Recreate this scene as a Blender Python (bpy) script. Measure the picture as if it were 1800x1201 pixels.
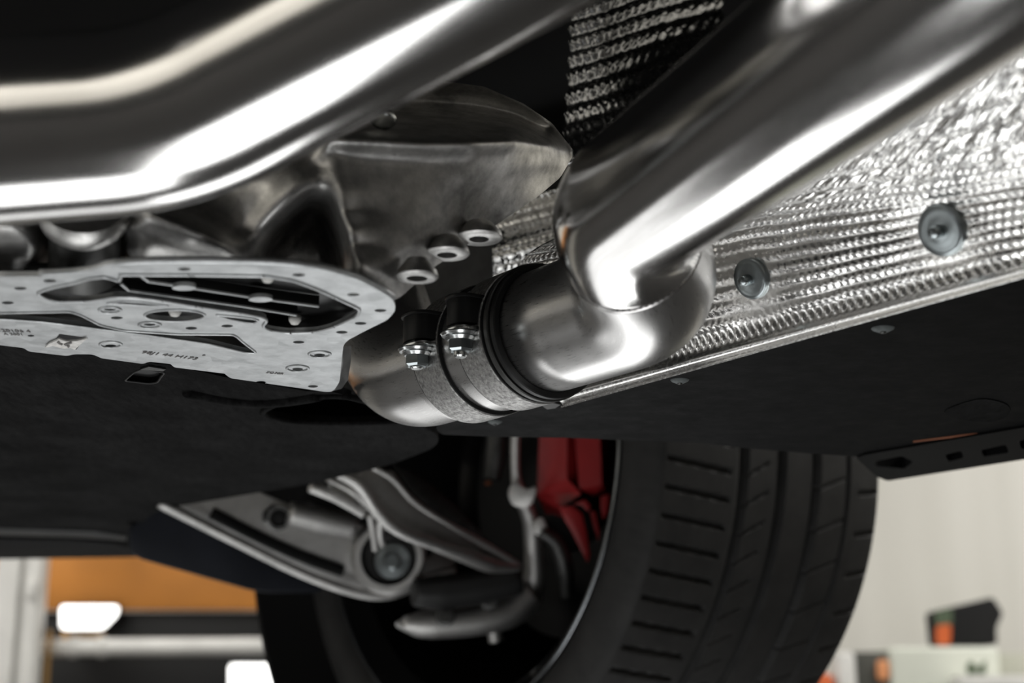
import bpy, bmesh, math, random
import numpy as np
from mathutils import Vector, Matrix

for o in list(bpy.data.objects):
    bpy.data.objects.remove(o, do_unlink=True)
SC = bpy.context.scene
COL = SC.collection
random.seed(4); RNG = np.random.default_rng(4)

# ------------------------------------------------------------------ camera
W, H = 1800, 1201
F = 2560.0                                   # focal length in pixels
TH = math.atan2(658.5, F)                    # pitch above the horizontal
CZ = 0.85                                    # lens height above the floor
cd = bpy.data.cameras.new('camera'); cam = bpy.data.objects.new('camera', cd); COL.objects.link(cam)
cam.location = (0, 0, CZ); cam.rotation_euler = (math.pi/2 + TH, 0, 0)
cd.sensor_width = 36; cd.lens = F/W*36; cd.clip_start = .02
cd.dof.use_dof = True; cd.dof.focus_distance = .865; cd.dof.aperture_fstop = 6.3
SC.camera = cam

# ------------------------------------------------------------------ light and exposure
SC.view_settings.view_transform = 'Standard'; SC.view_settings.look = 'None'
SC.view_settings.exposure = 0.0; SC.view_settings.gamma = 1.0
wd = bpy.data.worlds.new('hall_air'); SC.world = wd; wd.use_nodes = True
wd.node_tree.nodes['Background'].inputs[0].default_value = (1, .97, .93, 1)
wd.node_tree.nodes['Background'].inputs[1].default_value = .05

def area(name, loc, rot, sx, sy, power, colr=(1, 1, 1)):
    l = bpy.data.lights.new(name, 'AREA'); l.shape = 'RECTANGLE'; l.size = sx; l.size_y = sy
    l.energy = power; l.color = colr
    o = bpy.data.objects.new(name, l); COL.objects.link(o); o.location = loc; o.rotation_euler = rot
    return o
# unseen upward lights added under the car to shape the pipe and clamp highlights
area('pipe_fill_near', (.0, .40, .06), (math.pi, 0, 0), .42, .80, 3.6, (.99, 1, 1))
area('pipe_fill_left', (-.40, .88, .06), (math.pi, 0, 0), .56, .60, 3.6, (.99, 1, 1))
area('pipe_fill_far', (.02, 2.28, .06), (math.pi, 0, 0), .60, 1.05, 7.0, (.99, 1, 1))
area('clamp_fill', (-.74, 2.45, .06), (math.pi, 0, 0), .92, .90, 4.2, (.99, 1, 1))
area('pipe_fill_rear', (-2.6, -2.4, 3.9), (0, 0, 0), 4.0, 1.2, 240, (1, .98, .95))  # unseen light added to brighten the grey bands on the pipes
# unseen low light at the left wall, added to brighten the foil ridges
area('foil_fill_left', (-5.4, 1.9, 1.25), (0, -math.pi/2, 0), .35, 4.2, 4, (1, .97, .93))
area('foil_fill_floor', (-1.80, .62, .06), (math.pi, 0, 0), .9, .8, 5.5, (.99, 1, 1))  # unseen light added to brighten the foil shield
# hall tubes over the bays beside the car
area('hall_tube_left', (-3.2, 2.5, 3.9), (0, 0, 0), 1.0, 6.0, 250, (1, .98, .95))
area('hall_tube_right', (3.4, 3.2, 3.9), (0, 0, 0), 1.0, 5.0, 260, (1, .98, .95))

# ------------------------------------------------------------------ geometry helpers
CT, ST = math.cos(TH), math.sin(TH)
ORG = Vector((0, 0, CZ))
U = Vector((math.sin(math.radians(53.8)), math.cos(math.radians(53.8)), 0))   # across the car, outboard
V = Vector((-U.y, U.x, 0))                                                    # along the car
Z = Vector((0, 0, 1))
ZP = CZ + .20                                                                  # underside of the car

def ray(x, y):
    a = (x-900)/F; b = (600.5-y)/F
    return Vector((a, CT-b*ST, ST+b*CT))
def at(x, y, d): return ORG + ray(x, y)*d
def onz(x, y, z=ZP):
    r = ray(x, y); return ORG + r*((z-CZ)/r.z)
def onY(x, y, Y):
    r = ray(x, y); return ORG + r*(Y/r.y)
def onplane(x, y, p, n):
    r = ray(x, y); return ORG + r*((p-ORG).dot(n)/r.dot(n))
def car(u, v, z): return U*u + V*v + Z*z

def link(name, me, m=None, parent=None, smooth=True, ang=None):
    o = bpy.data.objects.new(name, me); COL.objects.link(o)
    if m is not None and not me.materials: me.materials.append(m)
    if smooth:
        me.polygons.foreach_set('use_smooth', [True]*len(me.polygons))
        if ang:
            try: me.set_sharp_from_angle(angle=math.radians(ang))
            except Exception: pass
    if parent: put_child(o, parent)
    return o
def put_child(o, parent):
    o.parent = parent; o.matrix_parent_inverse = parent_world(parent).inverted()
def parent_world(p):
    m = p.matrix_basis.copy()
    if p.parent: m = parent_world(p.parent) @ p.matrix_parent_inverse @ m
    return m
def tag(o, label, cat, group=None, kind=None):
    o['label'] = label; o['category'] = cat
    if group: o['group'] = group
    if kind: o['kind'] = kind
    return o
def thing(name, loc, label, cat, group=None):
    o = bpy.data.objects.new(name, None); COL.objects.link(o); o.empty_display_size = .02
    o.location = loc
    return tag(o, label, cat, group)
def struct(o):
    o['kind'] = 'structure'; return o

def mesh(verts, faces, uvs=None):
    me = bpy.data.meshes.new('m'); me.from_pydata([tuple(v) for v in verts], [], faces)
    me.update()
    if uvs is not None:
        ul = me.uv_layers.new(name='UVMap')
        li = np.empty(len(me.loops), dtype=np.int32); me.loops.foreach_get('vertex_index', li)
        ul.data.foreach_set('uv', np.asarray(uvs, dtype=np.float32)[li].ravel())
    return me
def bmm(bm):
    me = bpy.data.meshes.new('m'); bm.normal_update(); bm.to_mesh(me); bm.free(); return me
def fix(me):
    bm = bmesh.new(); bm.from_mesh(me); bmesh.ops.recalc_face_normals(bm, faces=bm.faces); bm.to_mesh(me); bm.free(); return me

def frames(pts):
    P = [Vector(p) for p in pts]; n = len(P); T = []
    for i in range(n): T.append((P[min(i+1, n-1)]-P[max(i-1, 0)]).normalized())
    a = T[0].orthogonal().normalized(); N = []
    for i in range(n):
        a = (a - T[i]*a.dot(T[i])).normalized(); N.append(a)
    return P, T, N
def tube_mesh(pts, rad, seg=48, caps=True, inner=None):
    """sweep a circle along pts; rad number or list; inner = wall thickness of an open pipe"""
    P, T, N = frames(pts); n = len(P)
    R = rad if isinstance(rad, (list, tuple, np.ndarray)) else [rad]*n
    V_, F_, UV = [], [], []; L = 0
    def ringset(off, flip):
        nonlocal L
        base = len(V_); L = 0
        for i in range(n):
            if i: L += (P[i]-P[i-1]).length
            B = T[i].cross(N[i])
            for k in range(seg):
                a = 2*math.pi*k/seg
                V_.append(P[i]+(N[i]*math.cos(a)+B*math.sin(a))*(R[i]-off)); UV.append((k/seg, L))
        for i in range(n-1):
            for k in range(seg):
                q = [base+i*seg+k, base+i*seg+(k+1) % seg, base+(i+1)*seg+(k+1) % seg, base+(i+1)*seg+k]
                F_.append(q[::-1] if flip else q)
        return base
    b0 = ringset(0, False)
    if inner:
        b1 = ringset(inner, True)
        for i in (0, n-1):
            for k in range(seg):
                q = [b0+i*seg+k, b1+i*seg+k, b1+i*seg+(k+1) % seg, b0+i*seg+(k+1) % seg]
                F_.append(q if i == 0 else q[::-1])
    elif caps:
        F_.append([b0+k for k in range(seg)][::-1]); F_.append([b0+(n-1)*seg+k for k in range(seg)])
    return mesh(V_, F_, UV)
def fillet(corners, radii, step=.004, nb=18):
    C = [Vector(c) for c in corners]; out = [C[0]]
    for i in range(1, len(C)-1):
        d1 = (C[i]-C[i-1]).normalized(); d2 = (C[i+1]-C[i]).normalized()
        th = d1.angle(d2); r = radii[i-1]
        if th < .02 or r <= 0: out.append(C[i]); continue
        t = min(r*math.tan(th/2), .47*(C[i]-C[i-1]).length, .47*(C[i+1]-C[i]).length); r = t/math.tan(th/2); p1 = C[i]-d1*t
        ax = d1.cross(d2).normalized(); nrm = ax.cross(d1); cen = p1+nrm*r
        for k in range(nb+1):
            out.append(cen + Matrix.Rotation(th*k/nb, 3, ax) @ (p1-cen))
    out.append(C[-1])
    res = [out[0]]
    for a, b in zip(out[:-1], out[1:]):
        l = (b-a).length; m = max(1, int(l/.03))
        for k in range(1, m+1): res.append(a.lerp(b, k/m))
    return res
def basis(axis, ref=None):
    z = Vector(axis).normalized()
    x = Vector(ref) if ref is not None else z.orthogonal()
    x = (x - z*x.dot(z)).normalized(); y = z.cross(x)
    return x, y, z
def lathe_mesh(profile, org, axis, seg=48, ref=None, closed=False):
    """profile [(r, h)] turned about axis through org"""
    x, y, z = basis(axis, ref); V_, F_, UV = [], [], []; n = len(profile)
    for i, (r, h) in enumerate(profile):
        for k in range(seg):
            a = 2*math.pi*k/seg
            V_.append(Vector(org)+z*h+(x*math.cos(a)+y*math.sin(a))*max(r, 1e-5)); UV.append((k/seg, i/n))
    m = n if closed else n-1
    for i in range(m):
        j = (i+1) % n
        for k in range(seg):
            F_.append([i*seg+k, i*seg+(k+1) % seg, j*seg+(k+1) % seg, j*seg+k])
    return fix(mesh(V_, F_, UV))
def catmull(pts, n=8, closed=True):
    P = [np.array(p, float) for p in pts]; m = len(P); out = []
    rng = range(m) if closed else range(m-1)
    for i in rng:
        g = (lambda k: P[k % m]) if closed else (lambda k: P[min(max(k, 0), m-1)])
        p0, p1, p2, p3 = g(i-1), g(i), g(i+1), g(i+2)
        for k in range(n):
            t = k/n
            out.append(.5*((2*p1)+(-p0+p2)*t+(2*p0-5*p1+4*p2-p3)*t*t+(-p0+3*p1-3*p2+p3)*t**3))
    if not closed: out.append(P[-1])
    return out
def rounded(pts, r, n=5):
    """round the corners of a closed 2D polygon"""
    P = [np.array(p, float) for p in pts]; m = len(P); out = []
    for i in range(m):
        a, b, c = P[i-1], P[i], P[(i+1) % m]
        l1, l2 = np.linalg.norm(a-b), np.linalg.norm(c-b); q = min(r, l1*.45, l2*.45)
        s, e = b+(a-b)/l1*q, b+(c-b)/l2*q
        for k in range(n+1):
            t = k/n; out.append((1-t)**2*s+2*t*(1-t)*b+t*t*e)
    return out
def sheet(name, outline, holes, z, thick, m, parent=None, bevel=.0004):
    """horizontal sheet with holes: outline and holes are lists of world points; z = its underside"""
    from mathutils.geometry import delaunay_2d_cdt
    loops = [[Vector((p[0], p[1])) for p in lp] for lp in [outline]+holes]
    co, ed = [], []
    for lp in loops:
        b = len(co); co += lp; ed += [(b+k, b+(k+1) % len(lp)) for k in range(len(lp))]
    v2, e2, f2, *_ = delaunay_2d_cdt(co, ed, [], 0, 1e-7)
    def inside(p, lp):
        c = False; n = len(lp)
        for k in range(n):
            a, b = lp[k], lp[(k+1) % n]
            if (a.y > p.y) != (b.y > p.y) and p.x < (b.x-a.x)*(p.y-a.y)/(b.y-a.y)+a.x: c = not c
        return c
    keep = []
    for f in f2:
        c = sum((v2[k] for k in f), Vector((0, 0)))/len(f)
        if inside(c, loops[0]) and not any(inside(c, h) for h in loops[1:]): keep.append(list(f))
    cnt = {}
    for f in keep:
        for k in range(len(f)):
            a, b = f[k], f[(k+1) % len(f)]; cnt.setdefault((min(a, b), max(a, b)), []).append((a, b))
    n = len(v2); V_ = [(p.x, p.y, z) for p in v2]+[(p.x, p.y, z+thick) for p in v2]
    F_ = [f[::-1] for f in keep]+[[k+n for k in f] for f in keep]
    for e, l in cnt.items():
        if len(l) == 1: a, b = l[0]; F_.append([a, b, b+n, a+n])
    me = mesh(V_, F_); bm = bmesh.new(); bm.from_mesh(me)
    bmesh.ops.delete(bm, geom=[v for v in bm.verts if not v.link_faces], context='VERTS')
    bmesh.ops.recalc_face_normals(bm, faces=bm.faces)
    return link(name, bmm(bm), m, parent, True, 35)
def slab_mesh(pts, back, bevel=0, seg=2):
    """closed solid: polygon pts (world) extruded by vector(s) back"""
    n = len(pts); bk = back if isinstance(back, list) else [back]*n
    V_ = [Vector(p) for p in pts]+[Vector(p)+Vector(b) for p, b in zip(pts, bk)]
    F_ = [list(range(n)), list(range(n, 2*n))[::-1]]+[[i, n+i, n+(i+1) % n, (i+1) % n] for i in range(n)]
    me = fix(mesh(V_, F_))
    if bevel:
        bm = bmesh.new(); bm.from_mesh(me)
        bmesh.ops.bevel(bm, geom=[e for e in bm.edges if e.is_manifold and e.calc_face_angle(0) > .5], offset=bevel, segments=seg, profile=.6, affect='EDGES', clamp_overlap=True)
        me2 = bpy.data.meshes.new('m'); bm.to_mesh(me2); bm.free(); me = me2
    return me
def slab(name, pts, back, m, parent=None, bevel=0, ang=40):
    return link(name, slab_mesh(pts, back, bevel), m, parent, True, ang)
def box_mesh(cen, ax, ay, az, bevel=0, seg=2):
    """box with half vectors ax ay az"""
    bm = bmesh.new(); c = Vector(cen); vs = []
    for k in (-1, 1):
        for j in (-1, 1):
            for i in (-1, 1): vs.append(bm.verts.new(c+Vector(ax)*i+Vector(ay)*j+Vector(az)*k))
    for f in ((0, 2, 3, 1), (4, 5, 7, 6), (0, 1, 5, 4), (2, 6, 7, 3), (0, 4, 6, 2), (1, 3, 7, 5)): bm.faces.new([vs[i] for i in f])
    bmesh.ops.recalc_face_normals(bm, faces=bm.faces)
    if bevel: bmesh.ops.bevel(bm, geom=bm.edges[:], offset=bevel, segments=seg, affect='EDGES', profile=.6)
    return bmm(bm)
def ybox(name, x0, y0, x1, y1, Y, thick, m, parent=None, bevel=.004):
    """upright box in the hall whose near face lies in the plane at distance Y"""
    a, b = onY(x0, y1, Y), onY(x1, y0, Y); c = (a+b)/2
    return link(name, box_mesh((c.x, Y+thick/2, c.z), (abs(b.x-a.x)/2, 0, 0), (0, thick/2, 0), (0, 0, abs(b.z-a.z)/2), bevel), m, parent, True, 35)
def hexnut_mesh(org, axis, flat, h, ref=None, ch=.0012):
    x, y, z = basis(axis, ref); R = flat/math.sqrt(3); prof = [(R*.80, 0), (R, ch), (R, h-ch), (R*.80, h)]
    V_, F_ = [], []; n = 6
    for r, hh in prof:
        for k in range(n):
            a = math.pi*2*k/n; V_.append(Vector(org)+z*hh+(x*math.cos(a)+y*math.sin(a))*r)
    for i in range(3):
        for k in range(n): F_.append([i*n+k, i*n+(k+1) % n, (i+1)*n+(k+1) % n, (i+1)*n+k])
    F_.append(list(range(n))[::-1]); F_.append(list(range(3*n, 4*n)))
    return fix(mesh(V_, F_))
def join(meshes):
    bm = bmesh.new()
    for me in meshes: bm.from_mesh(me)
    return bmm(bm)

# ------------------------------------------------------------------ materials
class NT:
    def __init__(s, name):
        s.m = bpy.data.materials.new(name); s.m.use_nodes = True; s.t = s.m.node_tree; s.n = s.t.nodes
        s.b = s.n['Principled BSDF']; s.uv = None
    def add(s, kind, **kw):
        n = s.n.new(kind)
        for k, v in kw.items():
            if hasattr(n, k): setattr(n, k, v)
            else: n.inputs[k.replace('_', ' ')].default_value = v
        return n
    def link(s, a, b): s.t.links.new(a, b)
    def coord(s, which='Object', scale=(1, 1, 1)):
        tc = s.add('ShaderNodeTexCoord'); mp = s.add('ShaderNodeMapping'); mp.inputs['Scale'].default_value = scale
        s.link(tc.outputs[which], mp.inputs[0]); return mp.outputs[0]
    def noise(s, scale, detail=3, rough=.55, which='Object', sc=(1, 1, 1)):
        n = s.add('ShaderNodeTexNoise'); n.inputs['Scale'].default_value = scale
        n.inputs['Detail'].default_value = detail; n.inputs['Roughness'].default_value = rough
        s.link(s.coord(which, sc), n.inputs['Vector']); return n.outputs['Fac']
    def ramp(s, fac, stops):
        r = s.add('ShaderNodeValToRGB'); e = r.color_ramp.elements
        while len(e) < len(stops): e.new(.5)
        for el, (p, c) in zip(e, stops):
            el.position = p; el.color = (*c, 1) if isinstance(c, tuple) else (c, c, c, 1)
        s.link(fac, r.inputs[0]); return r.outputs[0]
    def bump(s, h, strength, dist=.001, prev=None):
        b = s.add('ShaderNodeBump'); b.inputs['Strength'].default_value = strength; b.inputs['Distance'].default_value = dist
        s.link(h, b.inputs['Height'])
        if prev: s.link(prev, b.inputs['Normal'])
        s.link(b.outputs[0], s.b.inputs['Normal']); return b.outputs[0]
    def set(s, **kw):
        for k, v in kw.items():
            k = k.replace('_', ' ')
            if hasattr(v, 'node'): s.link(v, s.b.inputs[k])
            else: s.b.inputs[k].default_value = (*v, 1) if isinstance(v, tuple) else v
        return s
def plain(name, colr, rough=.5, metal=0, noise=None, bump=0, bscale=400, spec=None):
    t = NT(name)
    if spec is not None: t.b.inputs['Specular IOR Level'].default_value = spec
    t.set(Base_Color=colr, Roughness=rough, Metallic=metal)
    if noise:
        sc, lo, hi = noise
        t.set(Base_Color=t.ramp(t.noise(sc, 4), [(.3, tuple(c*lo for c in colr)), (.7, tuple(min(1, c*hi) for c in colr))]))
    if bump: t.bump(t.noise(bscale, 3), bump, .0006)
    return t.m

def m_steel():
    t = NT('brushed_stainless')
    lines = t.noise(9, 4, .6, 'UV', (26, 2.2, 1)); fine = t.noise(60, 3, .6, 'UV', (9, 1.2, 1))
    t.set(Base_Color=t.ramp(lines, [(.3, (.60, .585, .57)), (.7, (.72, .71, .70))]), Metallic=1.0, Roughness=t.ramp(fine, [(.3, .12), (.7, .18)]))
    t.bump(fine, .05, .0003); return t.m
def m_satin():
    t = NT('satin_stainless')
    g = t.noise(900, 3, .6, 'Object')
    l = t.noise(30, 3, .6, 'UV', (14, 3, 1))
    t.set(Base_Color=(.62, .61, .60), Metallic=1.0, Roughness=t.ramp(l, [(.3, .26), (.7, .34)])); t.bump(l, .04, .0002); return t.m
def m_cast(name, a, b, r0=.42, r1=.6, bs=.35, sc=38):
    t = NT(name); n1 = t.noise(sc, 6, .68); n2 = t.noise(1300, 2, .5)
    t.set(Base_Color=t.ramp(n1, [(.3, (a, a*.985, a*.96)), (.68, (b, b*.985, b*.96))]), Metallic=1.0, Roughness=t.ramp(n1, [(.3, r1), (.7, r0)]))
    bp = t.bump(n2, bs, .0003); t.bump(n1, .12, .002, bp); return t.m
def m_galv():
    t = NT('galvanised_steel')
    v = t.add('ShaderNodeTexVoronoi'); v.inputs['Scale'].default_value = 110; t.link(t.coord('Object'), v.inputs['Vector'])
    n = t.noise(60, 5, .6)
    mx = t.add('ShaderNodeMath', operation='MULTIPLY_ADD'); t.link(v.outputs['Color'], mx.inputs[0]); mx.inputs[1].default_value = .25; t.link(n, mx.inputs[2])
    t.set(Base_Color=t.ramp(mx.outputs[0], [(.3, (.34, .35, .355)), (.85, (.62, .635, .64))]), Metallic=.85, Roughness=t.ramp(n, [(.3, .52), (.7, .42)]))
    t.bump(n, .15, .0006); return t.m
def m_felt():
    t = NT('black_felt'); f = t.noise(260, 4, .7, 'Object', (1, .25, 1)); g = t.noise(14, 4, .6)
    mx = t.add('ShaderNodeMath', operation='MULTIPLY'); t.link(f, mx.inputs[0]); t.link(g, mx.inputs[1])
    t.set(Base_Color=t.ramp(mx.outputs[0], [(.16, .001), (.44, .013)]), Roughness=.85); t.b.inputs['Specular IOR Level'].default_value = .05
    t.bump(f, .5, .0015); return t.m
def m_panel():
    t = NT('black_underbody_plastic'); n = t.noise(50, 5, .7)
    v = t.add('ShaderNodeTexVoronoi'); v.inputs['Scale'].default_value = 95; t.link(t.coord('Object'), v.inputs['Vector'])
    sp = t.ramp(v.outputs['Distance'], [(.0, .2), (.05, .002)])
    sel = t.ramp(t.noise(9, 3, .6), [(.58, .0), (.66, 1.0)])
    mx = t.add('ShaderNodeMix', data_type='RGBA'); t.link(sel, mx.inputs['Factor']); mx.inputs['A'].default_value = (.002, .002, .002, 1); t.link(sp, mx.inputs['B'])
    t.set(Base_Color=mx.outputs['Result'], Roughness=t.ramp(n, [(.3, .6), (.7, .75)])); t.b.inputs['Specular IOR Level'].default_value = .05
    t.bump(n, .2, .001); return t.m
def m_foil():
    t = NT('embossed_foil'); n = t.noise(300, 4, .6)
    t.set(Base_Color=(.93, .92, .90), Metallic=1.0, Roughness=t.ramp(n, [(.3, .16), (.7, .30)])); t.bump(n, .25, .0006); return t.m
def m_rubber():
    t = NT('tyre_rubber'); n = t.noise(40, 5, .7); f = t.noise(700, 3)
    t.set(Base_Color=t.ramp(n, [(.35, (.016, .0158, .0155)), (.75, (.030, .029, .028))]), Roughness=.72); t.b.inputs['Specular IOR Level'].default_value = .35
    t.bump(f, .2, .0006); return t.m
def m_wall():
    t = NT('painted_wall'); n = t.noise(5, 3, .5, 'Object', (1, 1, .06)); g = t.noise(.7, 3)
    t.set(Base_Color=t.ramp(n, [(.25, (.52, .505, .46)), (.75, (.62, .605, .56))]), Roughness=.8); t.bump(g, .1, .02); return t.m
STEEL, SATIN = m_steel(), m_satin()
CAST = m_cast('cast_aluminium', .24, .66, .36, .52, .4, 55); ARM = m_cast('sandcast_aluminium', .46, .62, .45, .58, .2)
BAND = m_cast('speckled_clamp_steel', .12, .55, .36, .55, .5, 420)
GALV, FELT, PANEL, FOIL, RUBBER, WALL = m_galv(), m_felt(), m_panel(), m_foil(), m_rubber(), m_wall()
FOILD = m_foil(); FOILD.name = 'dark_foil'; FOILD.node_tree.nodes['Principled BSDF'].inputs['Base Color'].default_value = (.38, .38, .38, 1)  # copy of the foil with a darker base colour
ZINC = plain('zinc_plating', (.66, .68, .68), .22, 1.0, (120, .8, 1.1))
ZINC2 = plain('dull_zinc_plating', (.40, .44, .45), .30, 1.0, (90, .8, 1.1))
BLACK = plain('black_coating', (.010, .010, .010), .45, spec=.25); BLACK2 = plain('black_matt', (.018, .018, .018), .8, spec=.1)
GLOSSB = plain('black_gloss', (.006, .006, .006), .16)
DARKST = plain('dark_steel', (.07, .07, .068), .45, .8, (60, .7, 1.3))
RED = plain('red_caliper_paint', (.30, .016, .018), .36, 0, (20, .85, 1.1))
BOOT = plain('black_rubber_boot', (.012, .012, .012), .55)
DUCT = plain('blue_black_plastic', (.020, .022, .028), .5, 0, (12, .7, 1.3), spec=.15)
WHITE = plain('white_enamel', (.70, .69, .66), .45, 0, (6, .85, 1.05))
ORANGE = plain('orange_enamel', (.50, .19, .025), .6, 0, (4, .85, 1.1))
ORANGE2 = plain('orange_plastic', (.62, .12, .025), .5); PEACH = plain('pale_orange_plastic', (.75, .32, .14), .5)
CABM = plain('pale_cabinet_paint', (.62, .64, .56), .5, 0, (4, .92, 1.05)); GREEN = plain('dark_green_print', (.07, .10, .055), .6)
CONC = plain('concrete', (.03, .0295, .029), .85, 0, (3, .8, 1.15), .2, 60, spec=.08); CEIL = plain('ceiling_paint', (.6, .6, .58), .8, 0, (3, .9, 1.05))
INK = plain('stamped_ink', (.09, .085, .08), .6); RUST = plain('rust_line', (.20, .06, .02), .8); TORN = plain('torn_white_foil', (.75, .73, .70), .5, 0, (300, .6, 1.1))
SILLM = plain('sill_plastic', (.004, .004, .0042), .6, 0, (12, .7, 1.3), spec=.06)
RIVET = plain('grey_rivet_plastic', (.10, .11, .11), .65, 0, (200, .7, 1.3), spec=.2)
DARKW = plain('dark_wrinkled_wrap', (.03, .03, .03), .5, .3, (40, .5, 1.6), .8, 120)
def m_lamp():
    t = NT('lit_diffuser'); t.set(Base_Color=(.9, .9, .9), Emission_Color=(1, .99, .95), Emission_Strength=3.0); return t.m
LAMP = m_lamp()

# ------------------------------------------------------------------ the hall
def plane(name, pts, m, th):
    return struct(slab(name, pts, th, m))
plane('floor', [(-6, -4, 0), (6, -4, 0), (6, 6.2, 0), (-6, 6.2, 0)], CONC, Vector((0, 0, -.1)))
plane('ceiling', [(-6, -4, 4.2), (6, -4, 4.2), (6, 6.2, 4.2), (-6, 6.2, 4.2)], CEIL, Vector((0, 0, .1)))
plane('wall_back', [(-6, 6, 0), (6, 6, 0), (6, 6, 4.2), (-6, 6, 4.2)], WALL, Vector((0, .1, 0)))
plane('wall_left', [(-5.6, -4, 0), (-5.6, 6, 0), (-5.6, 6, 4.2), (-5.6, -4, 4.2)], WALL, Vector((-.1, 0, 0)))
plane('wall_right', [(5.6, -4, 0), (5.6, 6, 0), (5.6, 6, 4.2), (5.6, -4, 4.2)], WALL, Vector((.1, 0, 0)))
plane('wall_front', [(-6, -3.8, 0), (6, -3.8, 0), (6, -3.8, 4.2), (-6, -3.8, 4.2)], WALL, Vector((0, -.1, 0)))

DARKREFL = plain('dark_reflector', (.04, .04, .04), .8, spec=.1)  # for unseen dark panels added to darken what the pipes mirror
struct(slab('dark_reflector_left', [(-5.58, 1.6, 0), (-5.58, 5.9, 0), (-5.58, 5.9, 2.1), (-5.58, 1.6, 2.1)], Vector((-.05, 0, 0)), DARKREFL))
struct(slab('dark_reflector_front', [(-5.5, -3.78, 0), (5.5, -3.78, 0), (5.5, -3.78, 1.2), (-5.5, -3.78, 1.2)], Vector((0, -.05, 0)), DARKREFL))
# the car's floor above everything
tag(slab('car_floor_pan', [car(-.62, -.9, CZ+.66), car(1.16, -.9, CZ+.66), car(1.16, 3.0, CZ+.66), car(-.62, 3.0, CZ+.66)], Vector((0, 0, .05)), BLACK2),
    'black floor of the raised car, deep in shadow above the exhaust pipes', 'car floor')

# ------------------------------------------------------------------ exhaust pipes
def pipe(name, corners, radii, r, m, label, seg=72):
    o = link(name, tube_mesh(fillet(corners, radii), r, seg, inner=.0016), m)
    return tag(o, label, 'exhaust pipe', 'brushed exhaust pipes')
RP = .036
pa, pb, pc = at(0, 232, .565), at(303, 208, .565), at(731, -20, .548)
pipe('exhaust_pipe', [pa+(pa-pb)*2.2, pb, pb+(pc-pb)*3.0], [.13], .0362, STEEL,
     'brushed steel exhaust pipe with a wide bend, nearest the lens at upper left')
Q0 = at(945, 588, .85)
def Q(s): return Q0+V*s
p1, p2 = at(1393, 154, .56), at(1179, 310, .655)
c1 = p2+(p2-p1)*.60; c2 = Q(-.108)
path = fillet([p1+(p1-p2)*3.4, c1, c2, Q(-.006)], [.07, .09])
kc = min(range(len(path)), key=lambda k: (path[k]-c1.lerp(c2, .40)).length)
ep = thing('exhaust_pipe', c1, 'brushed steel exhaust pipe running from upper right through an elbow into the clamp', 'exhaust pipe', 'brushed exhaust pipes')
link('tube', tube_mesh(path[:kc+1], RP, 72, inner=.0016), STEEL, ep)
link('elbow', tube_mesh(path[kc:], RP, 72, inner=.0016), SATIN, ep)
pipe('exhaust_pipe', [Q(.002), Q(.150), Q(.150)+(V*.55+Z*.75+U*.1)*.17], [.075], RP-.0004, SATIN,
     'satin steel exhaust elbow curving up from the left side of the clamp')

# ------------------------------------------------------------------ clamp
clamp = thing('exhaust_clamp', Q(.03), 'double band exhaust clamp with two hex nuts joining the steel pipes', 'clamp')
def ringm(s0, s1, r0, r1, lip=.0006):
    return lathe_mesh([(r0, s0), (r1-lip, s0), (r1, s0+lip), (r1, s1-lip), (r1-lip, s1), (r0, s1)], Q0, V, 96, Z, True)
link('sleeve', ringm(-.004, .082, RP+.0002, RP+.0022), SATIN, clamp, True, 30)
link('seal_ring', ringm(-.012, -.0075, RP+.0003, RP+.0040), BLACK, clamp, True, 30)
link('seal_ring', ringm(-.0065, -.0025, RP+.0003, RP+.0050), DARKST, clamp, True, 30)
for s0, s1, zo in ((.001, .025, .0035), (.045, .073, .0035)):
    sm = (s0+s1)/2; hw = (s1-s0)/2; rb = RP+.0050
    bd = link('band', ringm(s0, s1, RP+.0023, rb), BAND, clamp, True, 30)
    C = Q(sm)
    for e0 in (s0-.0010, s1+.0001): link('edge', ringm(e0, e0+.0009, RP+.0022, rb-.0006, .0002), BLACK, bd, True, 30)
    # two ears reaching inboard from the band, one over the other, with the bolt through both
    for zz, th in ((zo+.0145, .0022), (zo-.0045, .0026)):
        pts = []
        inn = math.sqrt(max(rb*rb-zz*zz, 1e-6))-.002
        for k in range(13):
            a = math.pi*(-.5+k/12); pts.append((rb+.0045+math.cos(a)*.0085, math.sin(a)*hw*.92))
        pts = [(inn, -hw*.98)]+pts+[(inn, hw*.98)]
        P3 = [C-U*a+V*b+Z*zz for a, b in pts]
        link('ear', slab_mesh(P3, Z*(-th), .0007), ZINC if zz < .012 else BLACK, bd, True, 40)
        if zz > .012:
            P4 = [C-U*(inn+(a-inn)*.93)+V*b*.93+Z*(zz-.001) for a, b in pts]
            link('fold', slab_mesh(P4, Z*(-.0165), .0006), BLACK, bd, True, 40)
    B = C-U*(rb+.0045)
    link('washer', lathe_mesh([(.0042, 0), (.0108, 0), (.0116, -.0008), (.0106, -.0022), (.0078, -.0024), (.0042, -.0022)], B+Z*(zo-.0071), Z, 40, None, True), ZINC, clamp, True, 30)
    nut = link('nut', hexnut_mesh(B+Z*(zo-.0095), -Z, .0130, .0086, U), ZINC2, clamp, True, 25)
    link('flange', lathe_mesh([(.004, 0), (.0086, 0), (.0090, .0006), (.0076, .0022), (.004, .0026)], B+Z*(zo-.0095), -Z, 36, None, True), ZINC, nut, True, 30)
    link('stud', lathe_mesh([(.0001, .004), (.004, .004), (.004, -.0205 if s0 < .02 else -.0188), (.0032, -.0214 if s0 < .02 else -.0194), (.0001, -.0214 if s0 < .02 else -.0194)], B+Z*(zo), Z, 24), ZINC, nut, True, 30)

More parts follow.
